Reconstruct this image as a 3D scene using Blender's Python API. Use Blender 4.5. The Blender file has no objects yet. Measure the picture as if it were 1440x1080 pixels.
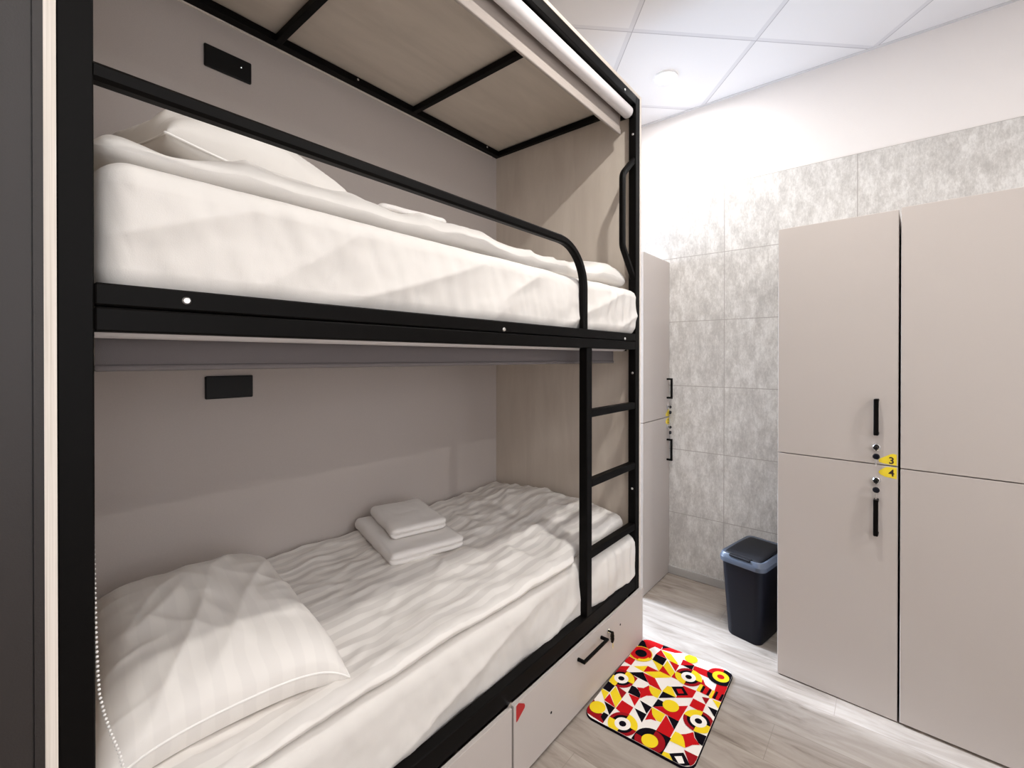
import bpy, bmesh, math, random
from mathutils import Vector, Matrix, noise
PI = math.pi
scene = bpy.context.scene
COL = scene.collection
random.seed(4)

# ------------------------------------------------------------------ materials
def new_mat(name):
    m = bpy.data.materials.new(name); m.use_nodes = True
    nt = m.node_tree; b = nt.nodes['Principled BSDF']
    return m, nt, b
def N(nt, t, **kw):
    n = nt.nodes.new(t)
    for k, v in kw.items(): setattr(n, k, v)
    return n
def setin(n, **kw):
    for k, v in kw.items(): n.inputs[k.replace('_', ' ')].default_value = v
def rgb(r, g, b): # sRGB 0-255 -> linear
    f = lambda c: (c/255/12.92) if c/255 <= .04045 else ((c/255+.055)/1.055)**2.4
    return (f(r), f(g), f(b), 1)
def flat(name, col, rough=.5, metal=0.0, bump=0, bscale=200, spec=.5, var=0.0):
    m, nt, b = new_mat(name)
    b.inputs['Base Color'].default_value = col
    b.inputs['Roughness'].default_value = rough
    b.inputs['Metallic'].default_value = metal
    b.inputs['Specular IOR Level'].default_value = spec
    tc = N(nt, 'ShaderNodeTexCoord'); no = N(nt, 'ShaderNodeTexNoise')
    no.inputs['Scale'].default_value = bscale; no.inputs['Detail'].default_value = 3
    nt.links.new(tc.outputs['Object'], no.inputs['Vector'])
    if bump:
        bp = N(nt, 'ShaderNodeBump'); bp.inputs['Strength'].default_value = bump; bp.inputs['Distance'].default_value = .002
        nt.links.new(no.outputs['Fac'], bp.inputs['Height']); nt.links.new(bp.outputs['Normal'], b.inputs['Normal'])
    if var:
        mr = N(nt, 'ShaderNodeMapRange'); mr.inputs['To Min'].default_value = 1-var; mr.inputs['To Max'].default_value = 1+var
        hs = N(nt, 'ShaderNodeHueSaturation'); hs.inputs['Color'].default_value = col
        nt.links.new(no.outputs['Fac'], mr.inputs['Value']); nt.links.new(mr.outputs['Result'], hs.inputs['Value'])
        nt.links.new(hs.outputs['Color'], b.inputs['Base Color'])
    return m
def ramp(nt, fac, stops):
    r = N(nt, 'ShaderNodeValToRGB'); e = r.color_ramp.elements
    e[0].position, e[0].color = stops[0]; e[1].position, e[1].color = stops[-1]
    for p, c in stops[1:-1]:
        x = e.new(p); x.color = c
    nt.links.new(fac, r.inputs['Fac']); return r
def wood(name, c_dark, c_mid, c_light, scale, rough=.45, bump=.05):
    """scale = (sx,sy,sz) of the stretched grain noise in object space"""
    m, nt, b = new_mat(name)
    tc = N(nt, 'ShaderNodeTexCoord'); mp = N(nt, 'ShaderNodeMapping'); mp.inputs['Scale'].default_value = scale
    n1 = N(nt, 'ShaderNodeTexNoise'); setin(n1, Scale=1.0, Detail=6.0, Roughness=.6, Distortion=.6)
    nt.links.new(tc.outputs['Object'], mp.inputs['Vector']); nt.links.new(mp.outputs['Vector'], n1.inputs['Vector'])
    r = ramp(nt, n1.outputs['Fac'], [(.3, c_dark), (.5, c_mid), (.72, c_light)])
    nt.links.new(r.outputs['Color'], b.inputs['Base Color'])
    b.inputs['Roughness'].default_value = rough
    bp = N(nt, 'ShaderNodeBump'); setin(bp, Strength=bump, Distance=.001)
    nt.links.new(n1.outputs['Fac'], bp.inputs['Height']); nt.links.new(bp.outputs['Normal'], b.inputs['Normal'])
    return m
def math_node(nt, op, a, b=None, c=None):
    n = N(nt, 'ShaderNodeMath', operation=op)
    for i, v in enumerate((a, b, c)):
        if v is None: continue
        if isinstance(v, (int, float)): n.inputs[i].default_value = v
        else: nt.links.new(v, n.inputs[i])
    return n.outputs[0]
def grid_line(nt, coord, off, period, width):
    """1 on a line every `period`, else 0"""
    x = math_node(nt, 'SUBTRACT', coord, off - period/2)
    x = math_node(nt, 'FLOORED_MODULO', x, period)
    x = math_node(nt, 'SUBTRACT', x, period/2)
    x = math_node(nt, 'ABSOLUTE', x)
    return math_node(nt, 'LESS_THAN', x, width/2)

M = {}
M['black'] = flat('black_powder_coat', (.0022, .0017, .0015, 1), .5, bump=.05, bscale=600, spec=.10)
M['black_plastic'] = flat('black_plastic', (.004, .004, .0045, 1), .45, spec=.3)
M['chrome'] = flat('chrome', (.8, .8, .8, 1), .18, 1.0)
M['steel'] = flat('brushed_screw_steel', (.75, .74, .72, 1), .3, 1.0)
M['taupe'] = flat('taupe_laminate', (.505, .457, .428, 1), .5, bump=.12, bscale=350, spec=.35, var=.02)
M['backpanel'] = flat('warm_grey_laminate', (.50, .452, .425, 1), .6, bump=.12, bscale=250, spec=.3, var=.05)
M['edge'] = wood('pale_edge_band', (.60, .54, .47, 1), (.72, .66, .59, 1), (.82, .76, .70, 1), (600, 600, 3), .5)
M['oak'] = wood('light_oak_laminate', (.49, .425, .365, 1), (.535, .47, .405, 1), (.585, .52, .45, 1), (9, 9, 1.6), .5)
M['oak_roof'] = wood('light_oak_laminate_roof', (.49, .435, .375, 1), (.54, .48, .415, 1), (.59, .525, .455, 1), (10, 2, 10), .5)
M['dark_panel'] = flat('dark_brown_laminate', (.018, .0132, .0118, 1), .5, bump=.15, bscale=400)
M['blind'] = flat('taupe_blind_fabric', (.36, .315, .285, 1), .85, bump=.3, bscale=900)
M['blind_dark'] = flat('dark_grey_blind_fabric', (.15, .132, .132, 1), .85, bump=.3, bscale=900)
M['tube'] = flat('pale_grey_aluminium', (.66, .63, .63, 1), .4, .0, spec=.5)
M['plaster'] = flat('white_plaster', (.80, .765, .745, 1), .9, bump=.25, bscale=160, spec=.2)
M['wall_plain'] = flat('pale_wall_paint', (.78, .75, .73, 1), .9, bump=.2, bscale=160, spec=.2)
M['grey_trim'] = flat('grey_ceiling_angle', (.66, .65, .66, 1), .5)
M['skirting'] = flat('grey_skirting', (.40, .385, .37, 1), .45)
M['sticker_y'] = flat('yellow_sticker', (.86, .66, .03, 1), .45)
M['sticker_r'] = flat('red_sticker', (.42, .012, .014, 1), .45)
M['ink'] = flat('dark_brown_ink', (.03, .012, .01, 1), .6)
M['bin_body'] = flat('navy_black_plastic', (.004, .0045, .010, 1), .5, spec=.2)
M['bin_rim'] = flat('slate_blue_plastic', (.075, .09, .122, 1), .38)
M['bin_lid'] = flat('charcoal_plastic', (.008, .008, .0105, 1), .55, bump=.15, bscale=700, spec=.2)
M['bead'] = flat('white_bead', (.85, .83, .80, 1), .35)
M['terry'] = flat('white_terry_cotton', (.80, .77, .745, 1), .95, bump=1.0, bscale=420, spec=.1)
M['sheet'] = flat('white_cotton_sheet', (.715, .685, .65, 1), .85, bump=.12, bscale=500, spec=.15)
M['thread'] = flat('white_piping', (.87, .85, .82, 1), .8)

def satin(name, axis, period, c0=(.765, .73, .695, 1)):
    m, nt, b = new_mat(name)
    tc = N(nt, 'ShaderNodeTexCoord'); sp = N(nt, 'ShaderNodeSeparateXYZ')
    nz = N(nt, 'ShaderNodeTexNoise'); setin(nz, Scale=6.0, Detail=2.0)
    nt.links.new(tc.outputs['Object'], nz.inputs['Vector']); nt.links.new(tc.outputs['Object'], sp.inputs['Vector'])
    co = math_node(nt, 'ADD', sp.outputs[axis], math_node(nt, 'MULTIPLY', nz.outputs['Fac'], .03))
    s = math_node(nt, 'SINE', math_node(nt, 'MULTIPLY', co, 2*PI/period))
    s = math_node(nt, 'MULTIPLY_ADD', s, 3.0, .5)
    s = math_node(nt, 'MINIMUM', math_node(nt, 'MAXIMUM', s, 0.0), 1.0)
    mx = N(nt, 'ShaderNodeMix', data_type='RGBA')
    nt.links.new(s, mx.inputs['Factor'])
    mx.inputs[6].default_value = c0; mx.inputs[7].default_value = (.80, .768, .732, 1)
    nt.links.new(mx.outputs[2], b.inputs['Base Color'])
    nt.links.new(math_node(nt, 'MULTIPLY_ADD', s, .3, .5), b.inputs['Roughness'])
    b.inputs['Specular IOR Level'].default_value = .2
    return m
M['satin_duvet'] = satin('white_satin_stripe_duvet', 0, .052, (.69, .658, .627, 1))
M['satin_pillow'] = satin('white_satin_stripe_pillow', 1, .05, (.765, .733, .70, 1))

# concrete tile
def tile_mat(x0, px, z0, pz):
    m, nt, b = new_mat('concrete_look_tile')
    tc = N(nt, 'ShaderNodeTexCoord'); sp = N(nt, 'ShaderNodeSeparateXYZ'); nt.links.new(tc.outputs['Object'], sp.inputs['Vector'])
    lx = grid_line(nt, sp.outputs[0], x0, px, .004); lz = grid_line(nt, sp.outputs[2], z0, pz, .004)
    ln = math_node(nt, 'MAXIMUM', lx, lz)
    mp = N(nt, 'ShaderNodeMapping'); mp.inputs['Scale'].default_value = (1.6, 1, .7); nt.links.new(tc.outputs['Object'], mp.inputs['Vector'])
    n1 = N(nt, 'ShaderNodeTexNoise'); setin(n1, Scale=15.0, Detail=10.0, Roughness=.74); nt.links.new(mp.outputs['Vector'], n1.inputs['Vector'])
    n2 = N(nt, 'ShaderNodeTexNoise'); setin(n2, Scale=85.0, Detail=5.0, Roughness=.75); nt.links.new(mp.outputs['Vector'], n2.inputs['Vector'])
    n3 = N(nt, 'ShaderNodeTexNoise'); setin(n3, Scale=2.6, Detail=3.0); nt.links.new(tc.outputs['Object'], n3.inputs['Vector'])
    f = math_node(nt, 'ADD', math_node(nt, 'MULTIPLY', n1.outputs['Fac'], .6), math_node(nt, 'MULTIPLY', n2.outputs['Fac'], .25))
    f = math_node(nt, 'ADD', f, math_node(nt, 'MULTIPLY', n3.outputs['Fac'], .15))
    r = ramp(nt, f, [(.41, (.44, .42, .40, 1)), (.48, (.535, .515, .49, 1)), (.52, (.60, .58, .555, 1)), (.58, (.70, .685, .66, 1))])
    mx = N(nt, 'ShaderNodeMix', data_type='RGBA'); nt.links.new(ln, mx.inputs['Factor'])
    nt.links.new(r.outputs['Color'], mx.inputs[6]); mx.inputs[7].default_value = (.36, .335, .31, 1)
    nt.links.new(mx.outputs[2], b.inputs['Base Color']); b.inputs['Roughness'].default_value = .55
    bp = N(nt, 'ShaderNodeBump'); setin(bp, Strength=.15, Distance=.002); nt.links.new(f, bp.inputs['Height']); nt.links.new(bp.outputs['Normal'], b.inputs['Normal'])
    return m
M['tile'] = tile_mat(.1811, .6623, 2.4549, .411)

# laminate floor, boards along X
def floor_mat():
    m, nt, b = new_mat('grey_oak_laminate_floor')
    tc = N(nt, 'ShaderNodeTexCoord'); sp = N(nt, 'ShaderNodeSeparateXYZ'); nt.links.new(tc.outputs['Object'], sp.inputs['Vector'])
    row = math_node(nt, 'FLOOR', math_node(nt, 'DIVIDE', sp.outputs[1], .19))
    wn = N(nt, 'ShaderNodeTexWhiteNoise', noise_dimensions='1D'); nt.links.new(row, wn.inputs['W'])
    xs = math_node(nt, 'MULTIPLY_ADD', wn.outputs['Value'], 1.3, sp.outputs[0])
    ln = math_node(nt, 'MAXIMUM', grid_line(nt, sp.outputs[1], 0, .19, .0018), grid_line(nt, xs, 0, 1.3, .0018))
    cb = N(nt, 'ShaderNodeCombineXYZ')
    nt.links.new(math_node(nt, 'MULTIPLY', math_node(nt, 'MULTIPLY_ADD', wn.outputs['Value'], 7.0, sp.outputs[0]), 3.0), cb.inputs[0])
    nt.links.new(math_node(nt, 'MULTIPLY', sp.outputs[1], 17.0), cb.inputs[1]); nt.links.new(row, cb.inputs[2])
    n1 = N(nt, 'ShaderNodeTexNoise'); setin(n1, Scale=1.0, Detail=7.0, Roughness=.62, Distortion=.9); nt.links.new(cb.outputs[0], n1.inputs['Vector'])
    cb2 = N(nt, 'ShaderNodeCombineXYZ')
    nt.links.new(math_node(nt, 'MULTIPLY', sp.outputs[0], 2.0), cb2.inputs[0]); nt.links.new(math_node(nt, 'MULTIPLY', sp.outputs[1], 6.0), cb2.inputs[1])
    n2 = N(nt, 'ShaderNodeTexNoise'); setin(n2, Scale=1.2, Detail=3.0); nt.links.new(cb2.outputs[0], n2.inputs['Vector'])
    f = math_node(nt, 'ADD', math_node(nt, 'MULTIPLY', n1.outputs['Fac'], .8), math_node(nt, 'MULTIPLY', n2.outputs['Fac'], .2))
    r = ramp(nt, f, [(.32, (.165, .132, .108, 1)), (.42, (.28, .236, .20, 1)), (.50, (.34, .292, .252, 1)), (.66, (.42, .368, .325, 1))])
    mx = N(nt, 'ShaderNodeMix', data_type='RGBA'); nt.links.new(ln, mx.inputs['Factor'])
    nt.links.new(r.outputs['Color'], mx.inputs[6]); mx.inputs[7].default_value = (.24, .2, .17, 1)
    nt.links.new(mx.outputs[2], b.inputs['Base Color']); b.inputs['Roughness'].default_value = .38
    bp = N(nt, 'ShaderNodeBump'); setin(bp, Strength=.08, Distance=.001); nt.links.new(f, bp.inputs['Height']); nt.links.new(bp.outputs['Normal'], b.inputs['Normal'])
    return m
M['floor'] = floor_mat()

def ceil_mat():
    m, nt, b = new_mat('white_ceiling_tiles')
    tc = N(nt, 'ShaderNodeTexCoord'); mp = N(nt, 'ShaderNodeMapping', vector_type='TEXTURE')
    mp.inputs['Location'].default_value = (.447, 2.404, 0); mp.inputs['Rotation'].default_value = (0, 0, math.radians(43.0))
    nt.links.new(tc.outputs['Object'], mp.inputs['Vector'])
    sp = N(nt, 'ShaderNodeSeparateXYZ'); nt.links.new(mp.outputs['Vector'], sp.inputs['Vector'])
    ln = math_node(nt, 'MAXIMUM', grid_line(nt, sp.outputs[0], 0, .63, .022), grid_line(nt, sp.outputs[1], 0, .63, .022))
    ln2 = math_node(nt, 'MAXIMUM', grid_line(nt, sp.outputs[0], .012, .63, .004), grid_line(nt, sp.outputs[1], .012, .63, .004))
    mx = N(nt, 'ShaderNodeMix', data_type='RGBA'); nt.links.new(ln, mx.inputs['Factor'])
    mx.inputs[6].default_value = (.80, .79, .80, 1); mx.inputs[7].default_value = (.70, .69, .71, 1)
    mx2 = N(nt, 'ShaderNodeMix', data_type='RGBA'); nt.links.new(ln2, mx2.inputs['Factor'])
    nt.links.new(mx.outputs[2], mx2.inputs[6]); mx2.inputs[7].default_value = (.45, .44, .46, 1)
    nt.links.new(mx2.outputs[2], b.inputs['Base Color']); b.inputs['Roughness'].default_value = .9
    return m
M['ceiling'] = ceil_mat()
def emit(name, col, s):
    m, nt, b = new_mat(name)
    b.inputs['Base Color'].default_value = (0, 0, 0, 1)
    b.inputs['Emission Color'].default_value = col; b.inputs['Emission Strength'].default_value = s
    return m
M['bulb'] = emit('lit_lamp_lens', (1, .95, .88, 1), 26)
M['fill_panel_glow'] = emit('fill_panel_diffuser', (1, .98, .96, 1), 6)
M['led'] = emit('white_indicator', (1, 1, 1, 1), 1.2)
M['lamp_ring'] = flat('white_lamp_trim', (.85, .85, .85, 1), .4)
def glass_mat():
    m, nt, b = new_mat('window_glass')
    nt.nodes.remove(b); out = nt.nodes['Material Output']
    tr = N(nt, 'ShaderNodeBsdfTransparent'); gl = N(nt, 'ShaderNodeBsdfGlossy'); gl.inputs['Roughness'].default_value = .02
    mx = N(nt, 'ShaderNodeMixShader'); mx.inputs[0].default_value = .06
    nt.links.new(tr.outputs[0], mx.inputs[1]); nt.links.new(gl.outputs[0], mx.inputs[2]); nt.links.new(mx.outputs[0], out.inputs['Surface'])
    return m
M['glass'] = glass_mat()
MATC = {'R': flat('mat_red', (.52, .009, .012, 1), .9, bump=.3, bscale=900, spec=.05), 'M': flat('mat_crimson', (.30, .008, .013, 1), .9, bump=.3, bscale=900, spec=.05),
        'B': flat('mat_black', (.005, .0038, .007, 1), .9, bump=.3, bscale=900, spec=.05), 'Y': flat('mat_yellow', (.84, .62, .022, 1), .9, bump=.3, bscale=900, spec=.05),
        'W': flat('mat_cream', (.85, .80, .75, 1), .9, bump=.3, bscale=900, spec=.05)}

# ------------------------------------------------------------------ object helpers
def link(name, bm, mats, parent=None, smooth=False, loc=None, rotz=0, fixn=True):
    if fixn: bmesh.ops.recalc_face_normals(bm, faces=bm.faces)
    me = bpy.data.meshes.new(name); bm.to_mesh(me); bm.free()
    for m in (mats if isinstance(mats, (list, tuple)) else [mats]): me.materials.append(m)
    if smooth:
        for p in me.polygons: p.use_smooth = True
    o = bpy.data.objects.new(name, me); COL.objects.link(o)
    if loc: o.location = loc
    o.rotation_euler.z = rotz
    if parent: o.parent = parent
    return o
def smooth_angle(o, deg=40):
    me = o.data
    for p in me.polygons: p.use_smooth = True
    bm = bmesh.new(); bm.from_mesh(me)
    for e in bm.edges:
        if len(e.link_faces) == 2 and e.calc_face_angle(0) > math.radians(deg): e.smooth = False
    bm.to_mesh(me); bm.free(); return o
def tag(o, label, cat, group=None, kind=None):
    if label: o['label'] = label
    if cat: o['category'] = cat
    if group: o['group'] = group
    if kind: o['kind'] = kind
    return o
def empty(name, loc, label, cat, group=None, rotz=0):
    o = bpy.data.objects.new(name, None); COL.objects.link(o)
    o.empty_display_size = .1; o.location = loc; o.rotation_euler.z = rotz
    return tag(o, label, cat, group)
def struct(o): o['kind'] = 'structure'; return o
def box(bm, x0, x1, y0, y1, z0, z1, bev=0.0, mi=0, seg=1):
    r = bmesh.ops.create_cube(bm, size=1.0)
    vs = r['verts']
    for v in vs:
        v.co = Vector((x0+(v.co.x+.5)*(x1-x0), y0+(v.co.y+.5)*(y1-y0), z0+(v.co.z+.5)*(z1-z0)))
    fs = set(f for v in vs for f in v.link_faces)
    for f in fs: f.material_index = mi
    if bev:
        es = list(set(e for v in vs for e in v.link_edges))
        q = bmesh.ops.bevel(bm, geom=es, offset=bev, segments=seg, profile=.5, affect='EDGES')
        for f in q['faces']: f.material_index = mi
def bx(*a, **k):
    bm = bmesh.new(); box(bm, *a, **k); return bm
def cyl(bm, c, axis, r, h, n=20, r2=None):
    """cylinder from point c along axis, length h"""
    a = Vector(axis).normalized(); q = a.to_track_quat('Z', 'Y').to_matrix().to_4x4()
    mtx = Matrix.Translation(Vector(c) + a*h/2) @ q
    bmesh.ops.create_cone(bm, cap_ends=True, segments=n, radius1=r, radius2=r if r2 is None else r2, depth=h, matrix=mtx)
def sweep(bm, pts, w, h, up=(1, 0, 0), cham=.2):
    """sweep a chamfered rectangle (w along up, h across) along pts"""
    pts = [Vector(p) for p in pts]; up = Vector(up); c = cham*min(w, h)
    prof = [(w/2-c, h/2), (w/2, h/2-c), (w/2, -h/2+c), (w/2-c, -h/2), (-w/2+c, -h/2), (-w/2, -h/2+c), (-w/2, h/2-c), (-w/2+c, h/2)]
    rings = []
    for i, p in enumerate(pts):
        d0 = (p-pts[i-1]).normalized() if i else (pts[1]-p).normalized()
        d1 = (pts[i+1]-p).normalized() if i < len(pts)-1 else d0
        t = (d0+d1).normalized(); side = t.cross(up).normalized(); k = 1/max(.5, t.dot(d0))
        rings.append([bm.verts.new(p + up*a + side*b*k) for a, b in prof])
    n = len(prof)
    for a, b in zip(rings, rings[1:]):
        for i in range(n): bm.faces.new((a[i], a[(i+1) % n], b[(i+1) % n], b[i]))
    bm.faces.new(rings[0]); bm.faces.new(rings[-1][::-1])
def round_path(pts, radii, seg=8):
    """polyline with rounded corners"""
    pts = [Vector(p) for p in pts]; out = [pts[0]]
    for i in range(1, len(pts)-1):
        a, b, c = pts[i-1], pts[i], pts[i+1]; u = (a-b).normalized(); v = (c-b).normalized()
        ang = u.angle(v); t = radii[i-1]/math.tan(ang/2)
        p0 = b+u*t; p1 = b+v*t; ctr = b+(u+v).normalized()*(radii[i-1]/math.sin(ang/2))
        e0 = p0-ctr; e1 = p1-ctr; tot = e0.angle(e1); ax = e0.cross(e1).normalized()
        for k in range(seg+1): out.append(ctr + Matrix.Rotation(tot*k/seg, 3, ax) @ e0)
    out.append(pts[-1]); return out
def soft_box(dims, segs, r, disp=None):
    """closed rounded slab centred on the origin: dims full sizes, segs counts, r = (rx,ry,rz) or radius, disp(p, n)->offset vector"""
    bm = bmesh.new(); D = [d/2 for d in dims]
    R3 = (r, r, r) if isinstance(r, (int, float)) else r
    def params(d, n, rr):
        # denser near the rounded rims
        k = max(3, n//8); inner = [-(d-rr)+2*(d-rr)*i/max(1, n) for i in range(n+1)]
        a = [-d+rr*(1-math.cos(PI/2*i/k)) for i in range(k)]
        return a + inner + [-x for x in reversed(a)]
    U = [params(D[i], segs[i], min(R3[i], D[i]*.999)) for i in range(3)]
    cache = {}
    def vert(x, y, z):
        key = (round(x, 6), round(y, 6), round(z, 6))
        if key in cache: return cache[key]
        p = Vector((x, y, z)); q = Vector([max(-(D[i]-R3[i]), min(D[i]-R3[i], p[i])) for i in range(3)])
        d = p-q; e = Vector([d[i]/R3[i] for i in range(3)])
        L = e.length
        if L > 1e-9:
            m = max(abs(c) for c in e); e = e/L*m
            pos = q + Vector([e[i]*R3[i] for i in range(3)]); n = Vector([e[i]/R3[i] for i in range(3)]).normalized()
        else: pos = p; n = Vector((0, 0, 0))
        if disp: pos = pos + disp(pos, n)
        v = bm.verts.new(pos); cache[key] = v; return v
    for ax in range(3):
        a, b = [(1, 2), (2, 0), (0, 1)][ax]
        for s in (-1, 1):
            for i in range(len(U[a])-1):
                for j in range(len(U[b])-1):
                    vs = []
                    for (ii, jj) in ((i, j), (i+1, j), (i+1, j+1), (i, j+1)):
                        p = [0, 0, 0]; p[ax] = s*D[ax]; p[a] = U[a][ii]; p[b] = U[b][jj]; vs.append(vert(*p))
                    if s < 0: vs.reverse()
                    if len(set(vs)) == 4:
                        try: bm.faces.new(vs)
                        except ValueError: pass
    return bm
def fb(x, y, z=0, o=3): return noise.fractal(Vector((x, y, z)), 1.0, 2.0, o, noise_basis='PERLIN_ORIGINAL')
def ridge(x, y, z=0): # creases: sharp positive ridges in [0,1]
    v = noise.noise(Vector((x, y, z))); return (1-min(1, abs(v)*2.2))**2
def sst(a, b, x):
    t = max(0, min(1, (x-a)/(b-a))); return t*t*(3-2*t)
def gauss(x, y, cx, cy, sx, sy): return math.exp(-((x-cx)/sx)**2-((y-cy)/sy)**2)
# ------------------------------------------------------------------ camera
F, PX, PY = 634.935, 765.097, 506.133
cam = bpy.data.cameras.new('camera'); co = bpy.data.objects.new('camera', cam); COL.objects.link(co)
cam.sensor_fit = 'HORIZONTAL'; cam.sensor_width = 36; cam.lens = F/1440*36
cam.shift_x = -(PX-720)/1440; cam.shift_y = (PY-540)/1440
rt = Vector((.792632, .6097, .000911)); up = Vector((-.003208, .002676, .999991)); fw = Vector((-.609692, .792628, -.004077))
co.matrix_world = Matrix(((rt.x, up.x, -fw.x, .98447), (rt.y, up.y, -fw.y, 0), (rt.z, up.z, -fw.z, 1.39859), (0, 0, 0, 1)))
cam.clip_start = .02; scene.camera = co

# ------------------------------------------------------------------ room shell
XL, XR, YF, YB, ZC = -1.0, 3.6, -1.5, 2.845, 2.9728
struct(link('floor', bx(XL-.1, XR+.1, YF-.1, YB+.1, -.06, 0), M['floor']))
struct(link('ceiling', bx(XL-.1, XR+.1, YF-.1, YB+.1, ZC, ZC+.06), M['ceiling']))
struct(link('wall_back', bx(XL-.1, XR+.1, YB, YB+.1, 0, ZC), M['plaster']))
bm = bmesh.new(); V0, V1, V2, V3 = -1.0, .9, .85, 2.35
box(bm, XR, XR+.1, YF, V0, 0, ZC); box(bm, XR, XR+.1, V1, YB, 0, ZC); box(bm, XR, XR+.1, V0, V1, 0, V2); box(bm, XR, XR+.1, V0, V1, V3, ZC)
struct(link('wall_right', bm, M['wall_plain']))
w = struct(link('added_fill_window', bx(XR+.05, XR+.06, V0, V1, V2, V3), M['glass']))  # unseen window added to bring fill light into the bunks
bm = bmesh.new()
for y0, y1 in ((V0, V0+.05), (V1-.05, V1), (-.075, -.025)): box(bm, XR+.03, XR+.08, y0, y1, V2, V3)
for z0, z1 in ((V2, V2+.05), (V3-.05, V3)): box(bm, XR+.03, XR+.08, V0, V1, z0, z1)
link('window_frame', bm, M['lamp_ring'], w)  # frame for the added opening
struct(link('wall_front', bx(XL-.1, XR+.1, YF-.1, YF, 0, ZC), M['wall_plain']))
WY0, WY1, WZ0, WZ1 = 2.09, 2.80, .35, 2.45      # window behind the bed end, in the gap before the tiled wall
bm = bmesh.new()
box(bm, XL-.1, XL, YF, WY0, 0, ZC); box(bm, XL-.1, XL, WY1, YB, 0, ZC); box(bm, XL-.1, XL, WY0, WY1, 0, WZ0); box(bm, XL-.1, XL, WY0, WY1, WZ1, ZC)
struct(link('wall_left', bm, M['wall_plain']))
w = struct(link('window_1', bx(XL-.06, XL-.05, WY0, WY1, WZ0, WZ1), M['glass']))
bm = bmesh.new()
box(bm, XL-.08, XL-.03, WY0, WY0+.03, WZ0, WZ1); box(bm, XL-.08, XL-.03, WY1-.03, WY1, WZ0, WZ1)
box(bm, XL-.08, XL-.03, WY0, WY1, WZ0, WZ0+.03); box(bm, XL-.08, XL-.03, WY0, WY1, WZ1-.03, WZ1)
link('window_frame', bm, M['lamp_ring'], w)
struct(link('wall_tile_cladding', bx(XL, XR, YB-.0105, YB, 0, 2.4549), M['tile']))
bm = bmesh.new(); box(bm, XL, XR, YB-.024, YB-.0105, 0, .052, .003)
struct(link('baseboard_back', bm, M['skirting']))
struct(link('trim_2', bx(XL, XR, YB-.018, YB, ZC-.004, ZC), M['grey_trim']))
# dark brown jamb standing against the near end of the bed
bm = bmesh.new(); box(bm, -.05, .001, -.62, .0655, 0, ZC-.002); box(bm, -.05, .001, .0672, .0775, 0, ZC-.002); box(bm, -.05, -.004, .06, .07, 0, ZC-.002)
struct(link('trim_1', bm, M['dark_panel']))

# ------------------------------------------------------------------ bunk bed
bed = empty('bunk_bed', (-.48, 1.07, 0), 'tall black metal frame bunk bed with oak end panels, ladder and under-bed drawers', 'bunk bed')
BO = Vector(bed.location)
def part(name, bm, mat, parent=None, smooth=False):
    o = link(name, bm, mat, smooth=smooth)
    p = parent or bed
    o.parent = p
    o.matrix_parent_inverse = Matrix.Translation(-BO)
    if p is not bed: o.matrix_parent_inverse = Matrix.Identity(4)
    return o
XB, YL, YR, ZT = -.969, .0906, 2.0506, 2.6706
bk = M['black']
for y0 in (YL, YR-.04):
    part('post', bx(-.04, 0, y0, y0+.04, 0, ZT, .002), bk)
part('top_rail', bx(-.04, 0, YL+.04, YR-.04, 2.628, ZT, .002), bk)
part('top_rail', bx(XB, XB+.04, YL, YR, 2.637, 2.668, .002), bk)
part('upper_side_rail', bx(-.04, 0, YL+.04, YR-.04, 1.481, 1.517, .003), bk)
part('middle_side_rail', bx(-.04, 0, YL+.04, YR-.04, 1.440, 1.479, .003), bk)
part('lower_side_rail', bx(-.04, 0, YL+.04, YR-.04, .272, .335, .003), bk)
for zz in (1.46, .28):
    part('back_rail', bx(XB, XB+.04, YL+.04, YR-.04, zz, zz+.05, .002), bk)
for y in (.762, 1.402, 2.0245):
    part('roof_crossbar', bx(XB+.038, -.04, y, y+.026, 2.637, 2.6655, .002), bk)
part('roof_panel', bx(XB, 0, YL, YR, ZT, ZT+.016), M['oak_roof'])
part('back_panel', bx(XB-.018, XB, YL-.016, YR+.016, 0.02, ZT), M['backpanel'])
part('back_trim', bx(XB, XB+.0045, YL+.04, YR-.04, 2.630, 2.6365), M['edge'])
for y0, y1 in ((YL-.013, YL), (YR, YR+.016)):
    p = part('end_panel', bx(XB, -.0015, y0, y1, .005, ZT+.016), M['oak'])
    part('edge_band', bx(-.0015, .0005, y0, y1, .005, ZT+.016), M['edge'], p)
part('slat_base', bx(XB+.001, -.112, YL+.001, YR-.001, 1.470, 1.494), M['backpanel'])
part('slat_base', bx(XB+.001, -.041, YL+.001, YR-.001, .272, .296), M['oak'])
# guard rail: square tube, rounded at the ladder
bm = bmesh.new()
sweep(bm, round_path([(-.015, YL+.04, 1.848), (-.015, 1.563, 1.852), (-.015, 1.563, 1.517)], [.17], 12), .030, .029)
part('guard_rail', bm, bk)
part('ladder_post', bx(-.04, 0, 1.569, 1.609, .335, 1.440, .003), bk)
for z in (1.168, .876, .578):
    part('rung', bx(-.036, -.002, 1.609, 2.0106, z-.016, z+.016, .003), bk)
bm = bmesh.new()
sweep(bm, round_path([(-.018, 2.030, 2.375), (-.018, 1.905, 2.262), (-.018, 1.905, 1.925), (-.018, 2.030, 1.775)], [.05, .05], 6), .026, .026)
part('grab_handle', bm, bk)
def screw(c, ax, r=.006, parent=None):
    bm = bmesh.new(); cyl(bm, c, ax, r, .0025, 14, r*.7); part('screw', bm, M['steel'], parent)
for y, z in ((.247, 1.499), (1.070, 1.490), (1.899, 1.489)): screw((0, y, z), (1, 0, 0), .0068)
screw((0, 1.895, 2.646), (1, 0, 0), .006)
for z in (2.49, 1.326, .761): screw((-.018, YR-.04, z), (0, -1, 0), .006)
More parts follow.
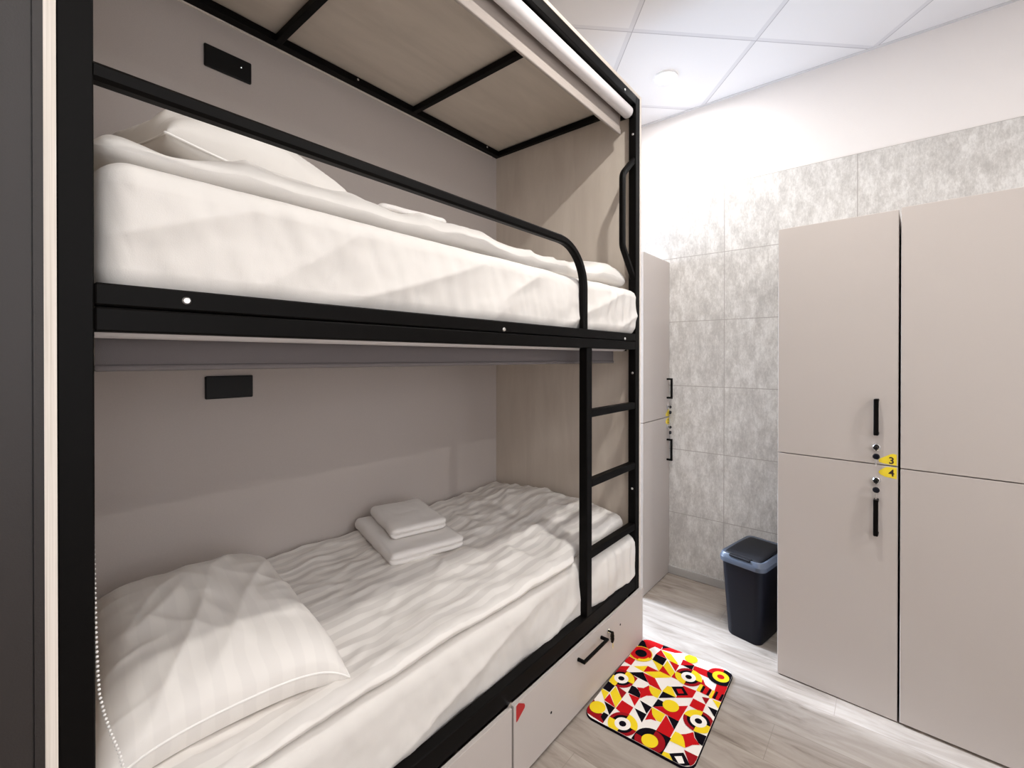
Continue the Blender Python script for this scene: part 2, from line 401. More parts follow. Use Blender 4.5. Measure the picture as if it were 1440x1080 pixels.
for y in (1.108, 1.93): screw((XB+.04, y, 2.656), (1, 0, 0), .005)
# socket plates on the back panel
for y0, y1, z0, z1 in ((.540, .690, 2.444, 2.524), (.541, .693, 1.249, 1.332)):
    p = part('socket_plate', bx(XB, XB+.011, y0, y1, z0, z1, .003), M['black_plastic'])
    if z0 > 2:
        bm = bmesh.new(); cyl(bm, (XB+.011, .655, 2.490), (1, 0, 0), .0022, .0006, 10); part('indicator', bm, M['led'], p)
# drawers
for y0, y1 in ((YL+.005, 1.088), (1.0975, 2.055)):
    d = part('drawer', bx(.002, .018, y0, y1, .012, .268, .0008), M['taupe'])
    if y0 < 1:
        continue
    bm = bmesh.new()
    sweep(bm, [(.018, 1.476, .222), (.047, 1.476, .222), (.047, 1.652, .222), (.018, 1.652, .222)], .012, .012, up=(0, 0, 1))
    part('handle', bm, bk, d)
    bm = bmesh.new(); cyl(bm, (.018, 1.708, .224), (1, 0, 0), .009, .005, 20); part('lock', bm, M['chrome'], d)
    bm = bmesh.new(); cyl(bm, (.023, 1.708, .224), (1, 0, 0), .0035, .016, 10); cyl(bm, (.036, 1.712, .211), (1, 0, 0), .013, .004, 20); cyl(bm, (.036, 1.714, .199), (1, 0, 0), .0135, .004, 20); cyl(bm, (.036, 1.716, .187), (1, 0, 0), .012, .004, 20)
    part('key', bm, bk, d)
    part('key_blade', bx(.0372, .0388, 1.714, 1.7205, .148, .180), M['chrome'], d)
    bm = bmesh.new()
    pts = [(1.1075, .2635), (1.1135, .2655), (1.118, .266), (1.140, .2435), (1.142, .232), (1.139, .222), (1.112, .2085), (1.1075, .209)]
    pts = [(1.109, .262), (1.1215, .2655), (1.150, .247), (1.1535, .2385), (1.151, .232), (1.115, .210), (1.109, .210)]
    lo = [bm.verts.new((.0180, y, z)) for y, z in pts]; hi = [bm.verts.new((.0186, y, z)) for y, z in pts]
    bm.faces.new(hi); bm.faces.new(lo[::-1])
    for i in range(len(pts)): bm.faces.new((lo[i], lo[(i+1) % len(pts)], hi[(i+1) % len(pts)], hi[i]))
    tag(part('sticker', bm, M['sticker_r'], d), 'red angular sticker', None)
    for y, z in ((1.300, .123), (1.822, .196)):
        bm = bmesh.new(); cyl(bm, (.018, y, z), (1, 0, 0), .0045, .0012, 12); part('screw_hole', bm, bk, d)
bm = bmesh.new(); cyl(bm, (0, 1.087, .277), (1, 0, 0), .008, .012, 16); part('bumper', bm, M['chrome'])

# ------------------------------------------------------------------ roller blinds (rolled up under the two rails)
def blind(z_tube, x_tube, z_bot, label, chain, R=.029, xb=-.043, fab='blind'):
    t = empty('roller_blind', (x_tube, 1.07, z_tube), label, 'roller blind', 'rolled-up privacy blinds of the bunk bed')
    o = Vector(t.location); y0, y1 = YL+.046, 2.0
    bm = bmesh.new(); cyl(bm, (0, y0-o.y, 0), (0, 1, 0), R, y1-y0, 36)
    smooth_angle(link('blind_tube', bm, M['tube'], t))
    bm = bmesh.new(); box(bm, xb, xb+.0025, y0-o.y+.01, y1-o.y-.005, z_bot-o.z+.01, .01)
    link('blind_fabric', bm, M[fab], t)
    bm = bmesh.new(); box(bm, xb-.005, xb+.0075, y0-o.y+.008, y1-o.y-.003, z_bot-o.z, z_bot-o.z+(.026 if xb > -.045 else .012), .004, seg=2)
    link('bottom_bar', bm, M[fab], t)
    for y in (y0-.006, y1):
        link('bracket', bx(-R-.012, R-.004, y-o.y, y-o.y+.006, -R+.002, R), M['black'], t)
    if chain:
        bm = bmesh.new(); L = 0
        pts = [Vector(p) for p in chain]; seg = [(b-a).length for a, b in zip(pts, pts[1:])]; tot = sum(seg); n = int(tot/.0075)
        for k in range(n+1):
            s = tot*k/n; i = 0
            while i < len(seg)-1 and s > seg[i]: s -= seg[i]; i += 1
            c = pts[i].lerp(pts[i+1], s/seg[i]) - o
            bmesh.ops.create_icosphere(bm, subdivisions=1, radius=.0026, matrix=Matrix.Translation(c))
        link('bead_chain', bm, M['bead'], t, smooth=True)
    return t
blind(2.5985, -.040, 2.499, 'pale roller blind rolled up under the top rail of the bunk bed', None)
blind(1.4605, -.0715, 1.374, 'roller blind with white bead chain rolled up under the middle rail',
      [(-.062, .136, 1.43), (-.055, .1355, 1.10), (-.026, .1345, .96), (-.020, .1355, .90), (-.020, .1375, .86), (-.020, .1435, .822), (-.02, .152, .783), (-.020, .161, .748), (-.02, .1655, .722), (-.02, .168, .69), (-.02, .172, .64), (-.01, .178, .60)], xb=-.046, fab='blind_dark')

# ------------------------------------------------------------------ bedding
def bed_front(y): # x of the mattress front
    return -.046 + .040*sst(1.60, 1.76, y)
def mattress(name, label, z0, z1, xf, seed, y0=.137, y1=2.040):
    W, L, H = xf+.955, y1-y0, z1-z0
    c = Vector((xf-W/2, (y0+y1)/2, (z0+z1)/2))
    def d(p, n):
        w = p+c; o = Vector((0, 0, 0))
        side = max(0, n.x)
        wr = .0045*fb(w.y*7, w.z*9, seed) + .0035*(fb(w.y*26+w.z*8, w.z*5, seed+3))
        wr += .0035*sst(1.2, 1.9, w.y)*math.sin(w.y*95+3*noise.noise(Vector((w.y*9, w.z*7, seed))))*sst(z0, z0+.1, w.z)
        dv = (w.z-z0)/H
        wr += .006*math.sin(PI*max(0, min(1, dv)))
        # long slanting pulls
        wr += .010*(ridge(w.y*2.2-w.z*6, w.z*2+w.y*.6, seed+5))
        o.x += side*wr + side*.032*sst(1.60, 1.74, w.y)
        o.z += max(0, n.z)*.002*fb(w.x*6, w.y*6, seed+9)
        if n.z < 0: o.z += 0
        o.y += n.y*.004*fb(w.x*8, w.z*9, seed)
        return o
    bm = soft_box((W, L, H), (14, 190, 26), (.045, .05, .045), d)
    t = empty(name, (c.x, c.y, z0), label, 'mattress', 'mattresses of the bunk bed')
    o = link('fitted_sheet', bm, M['sheet'], t, smooth=True); o.location = (0, 0, H/2)
    return t
mattress('mattress', 'white sheeted mattress on the upper bunk behind the guard rail', 1.499, 1.738, -.036, 11.3)
mattress('mattress', 'white sheeted mattress on the lower bunk above the drawers', .299, .547, -.043, 2.7)

def duvet(label, z0, top, xb, xf, y0, y1, th, mat, disp, ny=210, nx=110):
    W, L = xf-xb, y1-y0; c = Vector(((xb+xf)/2, (y0+y1)/2, z0+th/2))
    def d(p, n):
        w = p+c; return disp(w, n)
    bm = soft_box((W, L, th), (nx, ny, 4), (th*.9, th*.9, th*.5), d)
    t = link('duvet', bm, mat, None, smooth=True, loc=c)
    return tag(t, label, 'duvet', 'white duvets of the bunk bed')
def low_top(x, y):
    """added height of the lower duvet"""
    h = .020*sst(-.05, -.5, x)*sst(.2, .7, y)
    h += .045*gauss(x, y, -.60, 1.93, .34, .26) + .020*gauss(x, y, -.28, 1.86, .2, .2)
    h += .012*fb(x*3, y*3, 1.0) + .007*fb(x*9, y*7, 2.0)
    h += .008*ridge(x*2.6+y*5.2, y*2.0-x*3, 4.4)*sst(.5, .9, y)
    h += .009*ridge(x*5.5+1.3*math.sin(y*3), y*3.2, 7.1)*sst(.95, 1.3, y)
    h += .005*ridge(x*13+y*3, y*6, 8.3)
    # heaped folds at the foot
    f = sst(1.55, 1.75, y)
    h += f*.010*ridge(x*6-y*4, y*5+x*3, 12.0)
    h -= .018*sst(1.55, 1.95, y)*sst(-.15, -.02, x)
    return h
def low_disp(w, n):
    k = max(0.0, min(1.0, (w.z-.548)/.045)); o = Vector((0, 0, 0))
    o.z += k*low_top(w.x, w.y)
    f = max(0, n.x) if w.x > -.3 else 0
    e = sst(-.12, -.02, w.x)
    o.x += e*(.008*fb(w.y*6, 3.3) - .030*sst(1.52, 1.60, w.y) + .016*sst(1.0, 1.5, w.y)*sst(1.56, 1.52, w.y))
    o.z += e*(.006*fb(w.y*5, 7.7))
    return o
duvet('white satin-striped duvet spread over the lower bunk under the towels', .549, None, -.957, -.046, .135, 2.035, .044, M['satin_duvet'], low_disp)
def up_top(x, y):
    h = .030*sst(-.05, -.25, x)*(.1+.9*sst(.15, .6, y)) - .02*sst(.5, .2, y) + .02*fb(x*3, y*2.4, 21.0) + .010*fb(x*8, y*7, 25.0)
    h += .012*ridge(x*3+y*4, y*2.4, 31.0) + .045*gauss(x, y, -.15, 1.90, .11, .13) + .012*gauss(x, y, -.25, .5, .2, .3)
    h += .012*ridge(y*5, x*4, 33.)*sst(.9, 1.4, y)
    return h
def up_disp(w, n):
    k = max(0.0, min(1.0, (w.z-1.733)/.055)); o = Vector((0, 0, 0))
    o.z += k*up_top(w.x, w.y)
    e = sst(-.22, -.07, w.x)
    o.x += e*(.018*fb(w.y*3.5, 13.3) + .03*sst(1.6, 1.8, w.y))
    return o
duvet('crumpled white duvet lying on the upper bunk behind the guard rail', 1.7395, None, -.957, -.085, .14, 2.035, .055, M['sheet'], up_disp)

def pillow(label, loc, dims, rot, htop, hbot, mat, seed, cra=1.0, side=.42, drop=0.0):
    a, b = dims[0]/2, dims[1]/2
    NU, NV = 110, 80
    bm = bmesh.new(); seam = []
    def shape(u, v, s):
        # outline: sides pulled in between the pointed corners
        x = a*u*(1-.085*(1-v*v)) ; y = b*v*(1-.075*(1-u*u))
        fu = max(0, 1-abs(u)**2.6); fv = max(0, 1-abs(v)**2.6)
        t = (fu*fv)**(.42 if s > 0 else side)
        H = htop if s > 0 else hbot
        z = s*H*t
        if s > 0:
            cr = cra*(.010*ridge(u*1.3+v*1.5, v*.5-u*.3, seed) + .006*ridge(u*1.8-v*2.0, v*.9, seed+3)) + .008*fb(u*1.2, v*1.2, seed+7)
            cr += cra*.006*ridge(u*4.2, v*.8+seed, seed+9)*sst(.25, .9, abs(v))
            z += cr*min(1, t*1.3)
        z -= drop*(abs(u)*abs(v))**5
        return Vector((x, y, z))
    def cs(i, n):
        q = -1+2*i/n; return math.sin(q*PI/2)*.35+q*.65
    top = [[bm.verts.new(shape(cs(i, NU), cs(j, NV), 1)) for j in range(NV+1)] for i in range(NU+1)]
    bot = [[None]*(NV+1) for _ in range(NU+1)]
    for i in range(NU+1):
        for j in range(NV+1):
            bot[i][j] = top[i][j] if i in (0, NU) or j in (0, NV) else bm.verts.new(shape(cs(i, NU), cs(j, NV), -1))
    for i in range(NU):
        for j in range(NV):
            bm.faces.new((top[i][j], top[i+1][j], top[i+1][j+1], top[i][j+1]))
            bm.faces.new((bot[i][j], bot[i][j+1], bot[i+1][j+1], bot[i+1][j]))
    ring = [top[i][0].co.copy() for i in range(NU)] + [top[NU][j].co.copy() for j in range(NV)] + [top[i][NV].co.copy() for i in range(NU, 0, -1)] + [top[0][j].co.copy() for j in range(NV, 0, -1)]
    t = empty('pillow', loc, label, 'pillow', 'white pillows of the bunk bed')
    t.rotation_euler = rot
    link('pillowcase', bm, mat, t, smooth=True)
    pb = bmesh.new(); n = len(ring); rr = .0028
    rs = []
    for i in range(n):
        tg = (ring[(i+1) % n]-ring[i-1]).normalized(); s = tg.cross(Vector((0, 0, 1))).normalized()
        rs.append([pb.verts.new(ring[i]+s*rr*math.cos(q)+Vector((0, 0, rr*math.sin(q)))) for q in (0, PI/3, 2*PI/3, PI, 4*PI/3, 5*PI/3)])
    for i in range(n):
        for k in range(6): pb.faces.new((rs[i][k], rs[(i+1) % n][k], rs[(i+1) % n][(k+1) % 6], rs[i][(k+1) % 6]))
    link('piping', pb, M['thread'], t, smooth=True)
    return t
pillow('plump white striped pillow at the head of the lower bunk', (-.475, .405, .665), (.74, .46), (0, math.radians(3), math.radians(-6)), .098, .070, M['satin_pillow'], 3.1, 1.0, .16, .045)
pillow('plump white pillow leaning up at the head of the upper bunk', (-.50, .47, 1.885), (.66, .46), (math.radians(-8), math.radians(12), math.radians(2)), .125, .06, M['sheet'], 8.4, 1.7)

def towel(label, loc, dims, rotz, group, seed, tilt=(0, 0), fold='x'):
    def d(p, n):
        o = Vector((0, 0, 0)); D = Vector(dims)/2
        # layers show as grooves on the open sides; one side is a round fold
        for zz in (0,):
            g = math.exp(-((p.z-zz)/.0035)**2)
            if abs(p.x) > D.x-.02 and n.x > .1: o.x -= n.x*.012*g
            if abs(p.y) > D.y-.02 and n.y > .1: o.y -= n.y*.012*g
        o.z += .004*fb(p.x*9, p.y*9, seed)
        o += Vector((n.x*.004*fb(p.y*12, p.z*20, seed), n.y*.004*fb(p.x*12, p.z*20, seed+4), 0))
        return o
    bm = soft_box(dims, (44, 44, 16), (dims[2]*.5, dims[2]*.5, dims[2]*.42), d)
    t = link('folded_towel', bm, M['terry'], None, smooth=True, loc=loc, rotz=rotz)
    t.rotation_euler = (tilt[0], tilt[1], rotz)
    return tag(t, label, 'towel', group)
g = 'folded white towels'
towel('larger folded white towel lying on the lower bunk under a smaller one', (-.665, 1.18, .649), (.47, .31, .050), math.radians(-14), g, 1.0, (0, math.radians(1.5)))
towel('smaller folded white towel on top of the larger one on the lower bunk', (-.70, 1.205, .700), (.33, .235, .046), math.radians(-16), g, 5.0, (0, math.radians(2)))
towel('folded white towel lying on the duvet of the upper bunk', (-.37, .915, 1.848), (.30, .25, .052), math.radians(-6), g, 9.0)

# ------------------------------------------------------------------ lockers
def text_mesh(s, size):
    cu = bpy.data.curves.new('number', 'FONT'); cu.body = s; cu.size = size; cu.extrude = .0002; cu.offset = size*.022; cu.align_x = 'CENTER'; cu.align_y = 'CENTER'
    o = bpy.data.objects.new('tmp', cu); COL.objects.link(o)
    dg = bpy.context.evaluated_depsgraph_get(); me = bpy.data.meshes.new_from_object(o.evaluated_get(dg)); bpy.data.objects.remove(o); return me
def locker(loc, rz, W, D, H, mid, label, nums, hx, flip=1, hz=((1.100, 1.2415), (.710, .851)), z=.004):
    """front face in the local x-z plane at y=0, looking along -y"""
    t = empty('locker', loc, label, 'locker', 'taupe two-door lockers', rz)
    bm = bmesh.new(); T = .016
    box(bm, .001, T, .0175, D, 0, H-.001); box(bm, W-T, W-.001, .0175, D, 0, H-.001); box(bm, T, W-T, .0175, D, 0, T); box(bm, T, W-T, .0175, D, H-T-.001, H-.001); box(bm, T, W-T, D-.006, D, T, H-T-.001); box(bm, T, W-T, .02, D-.006, mid-.008, mid+.008)
    link('body', bm, M['taupe'], t)
    for k, (z0, z1) in enumerate(((mid+.002, H), (z, mid-.002))):
        d = link('door', bx(0, W, 0, .016, z0, z1, .0012), M['taupe'], t)
        if hx is None: continue
        ha, hb = hz[k]
        bm = bmesh.new(); sweep(bm, [(hx, 0, ha+.006), (hx, -.030, ha+.006), (hx, -.030, hb-.006), (hx, 0, hb-.006)], .016, .011, up=(1, 0, 0))
        link('handle', bm, M['black'], d)
        lz, kz = ((mid+.068, mid+.033), (mid-.062, mid-.097))[k]
        bm = bmesh.new(); cyl(bm, (hx, 0, lz), (0, -1, 0), .0145, .006, 24); cyl(bm, (hx, -.006, lz), (0, -1, 0), .012, .002, 24, .010)
        link('lock', bm, M['chrome'], d)
        bm = bmesh.new(); cyl(bm, (hx, -.008, lz), (0, -1, 0), .0025, .012, 10); cyl(bm, (hx-.001, -.020, lz), (0, -1, 0), .0092, .009, 20, .006); box(bm, hx-.002, hx+.002, -.022, -.019, lz-.012, lz)
        link('key', bm, M['black_plastic'], d)
        bm = bmesh.new(); cyl(bm, (hx, -.018, kz), (0, -1, 0), .0118, .009, 20, .009)
        k2 = link('key', bm, M['bin_body'], d)
        link('key_blade', bx(hx-.003, hx+.003, -.026, -.024, kz-.036, kz-.008), M['chrome'], d)
        s = 1 if k == 0 else -1
        e = W-.0035
        ys = [(e-.0005, .0035), (e-.0005, .046), (e-.013, .048), (e-.022, .044), (e-.050, .026), (e-.057, .018), (e-.054, .0105), (e-.042, .0075)] if k == 0 else \
             [(e-.0005, -.0035), (e-.0005, -.048), (e-.036, -.044), (e-.052, -.037), (e-.057, -.028), (e-.052, -.020), (e-.032, -.0055)]
        bm = bmesh.new(); vs = [bm.verts.new((x, -.0006, mid+zz)) for x, zz in ys]; v2 = [bm.verts.new((x, 0, mid+zz)) for x, zz in ys]
        bm.faces.new(vs); bm.faces.new(v2[::-1])
        for i in range(len(vs)): bm.faces.new((vs[i], v2[i], v2[(i+1) % len(vs)], vs[(i+1) % len(vs)]))
        st = tag(link('number_sticker', bm, M['sticker_y'], d), 'yellow sticker with the number %s' % nums[k], None)
        me = text_mesh(nums[k], .036); me.materials.append(M['ink'])
        to = bpy.data.objects.new('printed_number', me); COL.objects.link(to); to.parent = d
        to.rotation_euler = (PI/2, 0, 0); to.location = (e-.0165, -.0009, mid + (.020 if k == 0 else -.0275))
    return t
RL = math.atan(-.05)
locker((.5872, 2.2153, 0), RL, .4195, .50, 1.967, .9832, 'tall taupe locker with doors numbered 3 and 4 beside the waste bin', ('3', '4'), .353)
c, s = math.cos(RL), math.sin(RL)
locker((.5872+.4265*c, 2.2153+.4265*s-.006, 0), RL, .52, .50, 1.972, .979, 'plain taupe locker at the right edge, right of doors 3 and 4', None, None, z=.010)
# locker behind the bed end: front faces +x
locker((-.1624, 2.440, 0), PI/2, .391, .48, 2.021, 1.0175, 'pale grey locker seen edge-on behind the end of the bunk bed', ('1', '2'), .354, hz=((1.138, 1.270), (.740, .880)))

# ------------------------------------------------------------------ waste bin
bin_ = empty('waste_bin', (.430, 2.512, 0), 'black swing-lid waste bin with slate blue rim beside the locker', 'bin', rotz=math.radians(-12))
def rrect(w, d, r, z, n=6):
    pts = []
    for cx, cy, a0 in ((w/2-r, d/2-r, 0), (-w/2+r, d/2-r, 90), (-w/2+r, -d/2+r, 180), (w/2-r, -d/2+r, 270)):
        for k in range(n+1):
            a = math.radians(a0+90*k/n); pts.append(Vector((cx+r*math.cos(a), cy+r*math.sin(a), z)))
    return pts
def loft(rings, mat, name, parent, cap=(True, True), ang=35):
    bm = bmesh.new(); R = [[bm.verts.new(p) for p in r] for r in rings]; n = len(R[0])
    for a, b in zip(R, R[1:]):
        for i in range(n): bm.faces.new((a[i], a[(i+1) % n], b[(i+1) % n], b[i]))
    if cap[0]: bm.faces.new(R[0][::-1])
    if cap[1]: bm.faces.new(R[-1])
    return smooth_angle(link(name, bm, mat, parent), ang)
BW, BD, BH = .23, .34, .415
loft([rrect(BW*.72, BD*.80, .035, .0), rrect(BW*.75, BD*.82, .038, .008), rrect(BW*.93, BD*.95, .038, BH-.03), rrect(BW*.90, BD*.93, .036, BH-.03), rrect(BW*.7, BD*.78, .03, .02)], M['bin_body'], 'body', bin_)
loft([rrect(BW*.94, BD*.955, .038, BH-.045), rrect(BW, BD, .04, BH-.043), rrect(BW*1.02, BD*1.01, .042, BH-.022), rrect(BW*.99, BD*.99, .04, BH-.016), rrect(BW*.96, BD*.965, .038, BH-.004), rrect(BW*.93, BD*.94, .036, BH), rrect(BW*.82, BD*.87, .03, BH-.004), rrect(BW*.80, BD*.85, .03, BH-.02)], M['bin_rim'], 'rim', bin_, cap=(False, False))
bm = soft_box((BW*.80, BD*.85, .018), (16, 16, 2), (.02, .02, .008), lambda p, n: Vector((0, 0, .006*(1-(p.y/(BD*.42))**2))))
lid = link('swing_lid', bm, M['bin_lid'], bin_, smooth=True); lid.location = (0, -.004, BH-.006)
link('lid_tab', bx(-BW*.24, BW*.22, -BD*.50, -BD*.42, BH-.006, BH+.0022, .002), M['bin_lid'], bin_)

# ------------------------------------------------------------------ bath mat with printed geometric pattern
MAT_POLY=[('R',[15,2065,53,2104,115,2103,117,2043,86,2046,68,2003]),('B',[12,2062,33,2049,68,2003,18,2000]),('B',[109,2095,156,2093,120,2053]),('R',[120,2053,156,2093,214,2083,182,2060,117,2043]),('R',[119,2042,165,1997,112,1998]),('B',[112,1998,167,1996,170,1940,115,1950]),('Y',[121,2042,169,2041,221,1995,214,1985,169,1997]),('R',[179,1991,228,1989,231,1937]),('Y',[173,1987,230,1932,227,1891,174,1939]),('R',[171,1941,230,1892,171,1894]),('Y',[115,1950,171,1941,171,1894,138,1928]),('R',[117,1898,173,1895,118,1850]),('Y',[67,1857,117,1898,118,1850]),('R',[20,1907,54,1902,56,1855,18,1859]),('R',[14,1818,54,1848,56,1791,16,1787]),('Y',[20,1919,51,1912,52,1903,21,1908]),('B',[63,1804,118,1847,164,1800]),('M',[81,1806,117,1796,116,1760]),('R',[120,1845,175,1844,229,1790,172,1793]),('Y',[120,1851,176,1897,230,1895,223,1885,173,1843]),('R',[137,1746,162,1759,173,1788,189,1763,214,1743,190,1726,176,1696,161,1727]),('B',[115,1743,133,1744,149,1737,167,1718,174,1697,121,1695]),('Y',[175,1789,229,1790,232,1741,215,1741,199,1750,183,1768]),('M',[61,1704,117,1692,117,1648]),('R',[126,1692,174,1697,176,1646]),('B',[19,1705,60,1698,60,1650,16,1654]),('Y',[16,1650,59,1648,64,1600]),('R',[64,1644,120,1591,64,1599]),('Y',[64,1696,118,1649,120,1591,63,1650]),('B',[67,1594,119,1590,119,1544]),('R',[122,1643,176,1636,179,1574,122,1589]),('M',[17,1589,40,1568,66,1534,91,1532,117,1543,119,1494,25,1502,3,1537]),('B',[94,1543,117,1543,118,1501,96,1516]),('B',[180,1687,233,1682,231,1637]),('B',[181,1636,232,1636,235,1587]),('R',[233,1680,250,1649,277,1628,256,1624,239,1607]),('Y',[233,1682,290,1680,292,1633,277,1631,258,1641,244,1659]),('R',[294,1679,346,1630,347,1576,293,1582]),('B',[299,1680,345,1679,346,1630]),('R',[236,1687,345,1777,344,1679,291,1681]),('B',[235,1738,264,1737,268,1715,234,1685]),('B',[234,1790,290,1790,235,1744]),('Y',[231,1790,236,1832,253,1837,291,1790]),('R',[289,1874,344,1878,344,1830,290,1789]),('B',[251,1838,290,1868,326,1833,289,1802]),('R',[273,1838,290,1851,308,1832,290,1818]),('R',[228,2037,283,2030,233,1992]),('B',[240,1997,283,2030,285,1992]),('R',[284,2026,349,2033,381,1985,288,1990]),('R',[230,1930,262,1893,229,1893]),('R',[342,1965,363,1935,394,1924,394,1880,346,1879]),('Y',[343,1930,358,1927,357,1879,342,1882]),('B',[356,1926,367,1924,367,1882,357,1884]),('B',[384,1923,393,1921,392,1878,382,1880]),('R',[398,1973,454,1987,448,1931,403,1929]),('R',[403,1929,448,1932,444,1879,404,1876]),('Y',[396,1925,406,1923,407,1870,395,1874]),('B',[410,1926,419,1926,420,1877,409,1880]),('B',[434,1924,442,1926,443,1882,432,1882]),('Y',[411,1870,446,1874,448,1833]),('M',[373,1858,401,1870,399,1827]),('B',[408,1822,450,1824,448,1782]),('R',[348,1828,399,1825,402,1776,349,1780]),('R',[363,1617,387,1638,406,1663,418,1641,444,1622,423,1606,407,1579,389,1608]),('Y',[351,1625,366,1627,382,1621,395,1602,407,1577,350,1573]),('B',[406,1668,454,1676,453,1623,437,1627,419,1645]),('M',[406,1568,456,1571,453,1514,445,1518]),('B',[370,1521,409,1555,445,1520,409,1486]),('W',[389,1521,409,1538,427,1516,412,1503]),('Y',[332,1488,352,1517,369,1521,410,1484,406,1475])]
def clip(poly, conv):
    out = poly
    for i in range(len(conv)):
        a, b = conv[i], conv[(i+1) % len(conv)]; inp = out; out = []
        if not inp: return []
        ins = lambda p: (b[0]-a[0])*(p[1]-a[1])-(b[1]-a[1])*(p[0]-a[0]) >= 0
        for k in range(len(inp)):
            p, q = inp[k-1], inp[k]
            ip, iq = ins(p), ins(q)
            if ip != iq:
                d1 = (b[0]-a[0])*(p[1]-a[1])-(b[1]-a[1])*(p[0]-a[0]); d2 = (b[0]-a[0])*(q[1]-a[1])-(b[1]-a[1])*(q[0]-a[0]); t = d1/(d1-d2)
                out.append((p[0]+(q[0]-p[0])*t, p[1]+(q[1]-p[1])*t))
            if iq: out.append(q)
    return out
def mat_outline(g=0.0, n=8):
    w, l, r = .2145-g, .297-g, .045-g; a9 = math.radians(2.0); cx0, cy0 = .2345, 1.791
    pts = []
    for cx, cy, a0 in ((w-r, l-r, 0), (-w+r, l-r, 90), (-w+r, -l+r, 180), (w-r, -l+r, 270)):
        for k in range(n+1):
            a = math.radians(a0+90*k/n); px, py = cx+r*math.cos(a), cy+r*math.sin(a)
            pts.append((cx0+px*math.cos(a9)-py*math.sin(a9), cy0+px*math.sin(a9)+py*math.cos(a9)))
    return pts
def pie(cx, cy, r, a0=0, a1=360, n=28):
    k = max(3, int(n*(a1-a0)/360)); pts = [(cx+r*math.cos(math.radians(a0+(a1-a0)*i/k)), cy+r*math.sin(math.radians(a0+(a1-a0)*i/k))) for i in range(k+(0 if a1-a0 == 360 else 1))]
    return pts if a1-a0 == 360 else [(cx, cy)]+pts
shapes = [(c, [(q[i]/1000, q[i+1]/1000) for i in range(0, len(q), 2)]) for c, q in MAT_POLY]
u = .0575
def eye(cx, cy, sw=False):
    ya, ra = ((0, 180), (90, 270)) if not sw else ((90, 270), (0, 180))
    for a in ya: shapes.append(('Y', pie(cx, cy, u*.98, a, a+90)))
    for a in ra: shapes.append(('M', pie(cx, cy, u*.98, a, a+90))); shapes.append(('B', pie(cx, cy, u*.74, a, a+90)))
    shapes.append(('W', pie(cx, cy, u*.53))); shapes.append(('B', pie(cx, cy, u*.235)))
eye(.061, 1.752); eye(.180, 1.537); eye(.289, 1.938); eye(.404, 1.725, True)
x, y = .294, 1.528
shapes += [('B', [(x-u, y-u), (x+u, y-u), (x+u, y+u), (x, y+u), (x, y), (x-u, y)]), ('B', pie(x, y, u, 90, 180)), ('M', pie(x, y, u*.95, 180, 450)), ('Y', pie(x, y, u*.52))]
x, y = .400, 2.024
shapes += [('R', pie(x, y, u*.98, 90, 180)), ('B', pie(x, y, u*.98, 180, 450)), ('Y', pie(x, y, u*.60)), ('R', pie(x, y, u*.26))]
shapes += [('Y', pie(.063, 1.549, u*.55))]
x, y = .056, 1.957
shapes += [('Y', pie(x, y, u*1.02, 270, 360)), ('Y', pie(x, y, u*.92)), ('R', pie(x, y, u*.86)), ('Y', pie(x, y, u*.86, 280, 350)), ('R', pie(x, y, u*.70)), ('B', pie(x, y, u*.47))]
shapes += [('Y', pie(.291, 1.733, u*.55)), ('Y', pie(.257, 2.061, u*.50, 0, 360))]
out = mat_outline(); CO = Vector((.242, 1.791, 0))
bm = bmesh.new(); H = .009
def ring(pts, z): return [bm.verts.new((p[0]-CO.x, p[1]-CO.y, z)) for p in pts]
r0 = ring(out, 0); r1 = ring(out, H-.002); r2 = ring(mat_outline(.002), H)
n = len(out); keys = 'RMBYW'
for a, b in ((r0, r1), (r1, r2)):
    for i in range(n): bm.faces.new((a[i], a[(i+1) % n], b[(i+1) % n], b[i])).material_index = 2
bm.faces.new(r0[::-1]).material_index = 2; bm.faces.new(r2).material_index = 4
conv = mat_outline(.0022)
for k, (c, pl) in enumerate(shapes):
    for tri in [pl]:
        q = clip(tri, conv)
        if len(q) < 3: continue
        vs = [bm.verts.new((p[0]-CO.x, p[1]-CO.y, H+.00002*(k+1))) for p in q]
        f = bm.faces.new(vs); f.material_index = keys.index(c)
        f.normal_update()
        if f.normal.z < 0: f.normal_flip()
tag(link('floor_mat', bm, [MATC[k] for k in keys], None, loc=CO, fixn=False), 'red, yellow, black and white geometric patterned mat on the floor by the drawers', 'mat')

# ------------------------------------------------------------------ ceiling lamps
def downlight(x, y, label):
    t = empty('ceiling_light', (x, y, ZC), label, 'ceiling light', 'round white ceiling downlights')
    loft([rrect(.13, .13, .0649, -.0005), rrect(.128, .128, .0639, -.010), rrect(.108, .108, .0539, -.012), rrect(.10, .10, .0499, -.004)], M['lamp_ring'], 'trim_ring', t, cap=(False, False))
    loft([rrect(.10, .10, .0499, -.004), rrect(.097, .097, .0484, -.014), rrect(.07, .07, .0349, -.022)], M['bulb'], 'lens', t)
    return t
def lamp(x, y, power, r, col, z=ZC-.024):
    l = bpy.data.lights.new('ceiling_lamp_glow', 'AREA'); l.shape = 'DISK'; l.size = r*2; l.energy = power; l.color = col
    o = bpy.data.objects.new('ceiling_lamp_glow', l); COL.objects.link(o); o.location = (x, y, z); return o
WARM = (1, .97, .93); NEUT = (1, .98, .97)
downlight(-.02, 2.42, 'round glowing downlight in the white ceiling beyond the bunk bed')
downlight(.62, 1.42, 'round downlight in the ceiling above the floor beside the ladder')
downlight(2.75, 1.25, 'round downlight in the ceiling far to the right of the lockers')
lamp(-.02, 2.42, 9, .04, NEUT)
lamp(.62, 1.42, 20, .03, WARM)
lamp(2.75, 1.25, 23, .03, WARM)

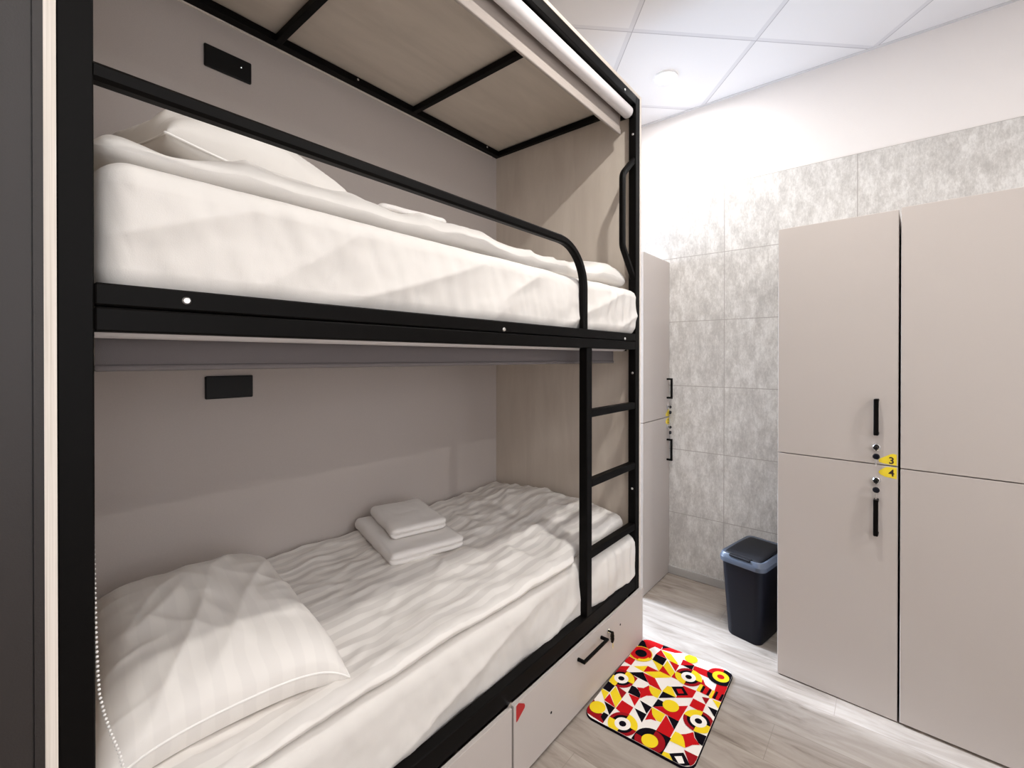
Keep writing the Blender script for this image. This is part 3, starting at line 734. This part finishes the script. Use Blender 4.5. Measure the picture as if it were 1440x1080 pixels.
pt = empty('added_fill_panel', (1.9, -.35, ZC), 'square white fill panel added in the ceiling behind the camera', 'ceiling light')  # unseen panel added to fill the bunk interiors and locker fronts
link('frame', bx(-.31, .31, -.31, .31, -.012, -.0005, .002), M['lamp_ring'], pt)
link('diffuser', bx(-.295, .295, -.295, .295, -.014, -.012), M['fill_panel_glow'], pt)
l = bpy.data.lights.new('fill_panel_glow', 'AREA'); l.shape = 'SQUARE'; l.size = .58; l.energy = 22; l.color = (1, .98, .96)
o = bpy.data.objects.new('fill_panel_glow', l); COL.objects.link(o); o.location = (1.9, -.35, ZC-.017)

# daylight: sky through the window and a low beam of sun along the gap between bed and locker
wl = bpy.data.lights.new('window_area_light', 'AREA'); wl.shape = 'RECTANGLE'; wl.size = 1.3; wl.size_y = WY1-WY0; wl.energy = 125; wl.color = (.62, .78, 1)
wo = bpy.data.objects.new('window_area_light', wl); COL.objects.link(wo); wo.location = (XL-.42, (WY0+WY1)/2, 1.55); wo.rotation_euler = (0, -PI/2+math.radians(38), 0)
sl = bpy.data.lights.new('sun', 'SUN'); sl.energy = 6.5; sl.angle = math.radians(1.2); sl.color = (.74, .85, 1)
so = bpy.data.objects.new('sun', sl); COL.objects.link(so)
so.rotation_euler = Vector((-1, .03, .95)).to_track_quat('Z', 'Y').to_euler()
wl = bpy.data.lights.new('window_area_light', 'AREA'); wl.shape = 'RECTANGLE'; wl.size = V3-V2; wl.size_y = V1-V0; wl.energy = 34; wl.color = (1, .985, .965)  # fill light put behind the added right-wall window
wo = bpy.data.objects.new('window_area_light', wl); COL.objects.link(wo); wo.location = (XR+.12, (V0+V1)/2, (V2+V3)/2); wo.rotation_euler = (0, PI/2, 0)
w = bpy.data.worlds.new('world'); scene.world = w; w.use_nodes = True
w.node_tree.nodes['Background'].inputs['Color'].default_value = (.55, .7, 1, 1); w.node_tree.nodes['Background'].inputs['Strength'].default_value = 1.0

scene.view_settings.view_transform = 'Standard'; scene.view_settings.look = 'None'
scene.view_settings.gamma = 1.0; scene.view_settings.use_curve_mapping = False; scene.view_settings.exposure = 0.0
scene.cycles.max_bounces = 12; scene.cycles.diffuse_bounces = 8
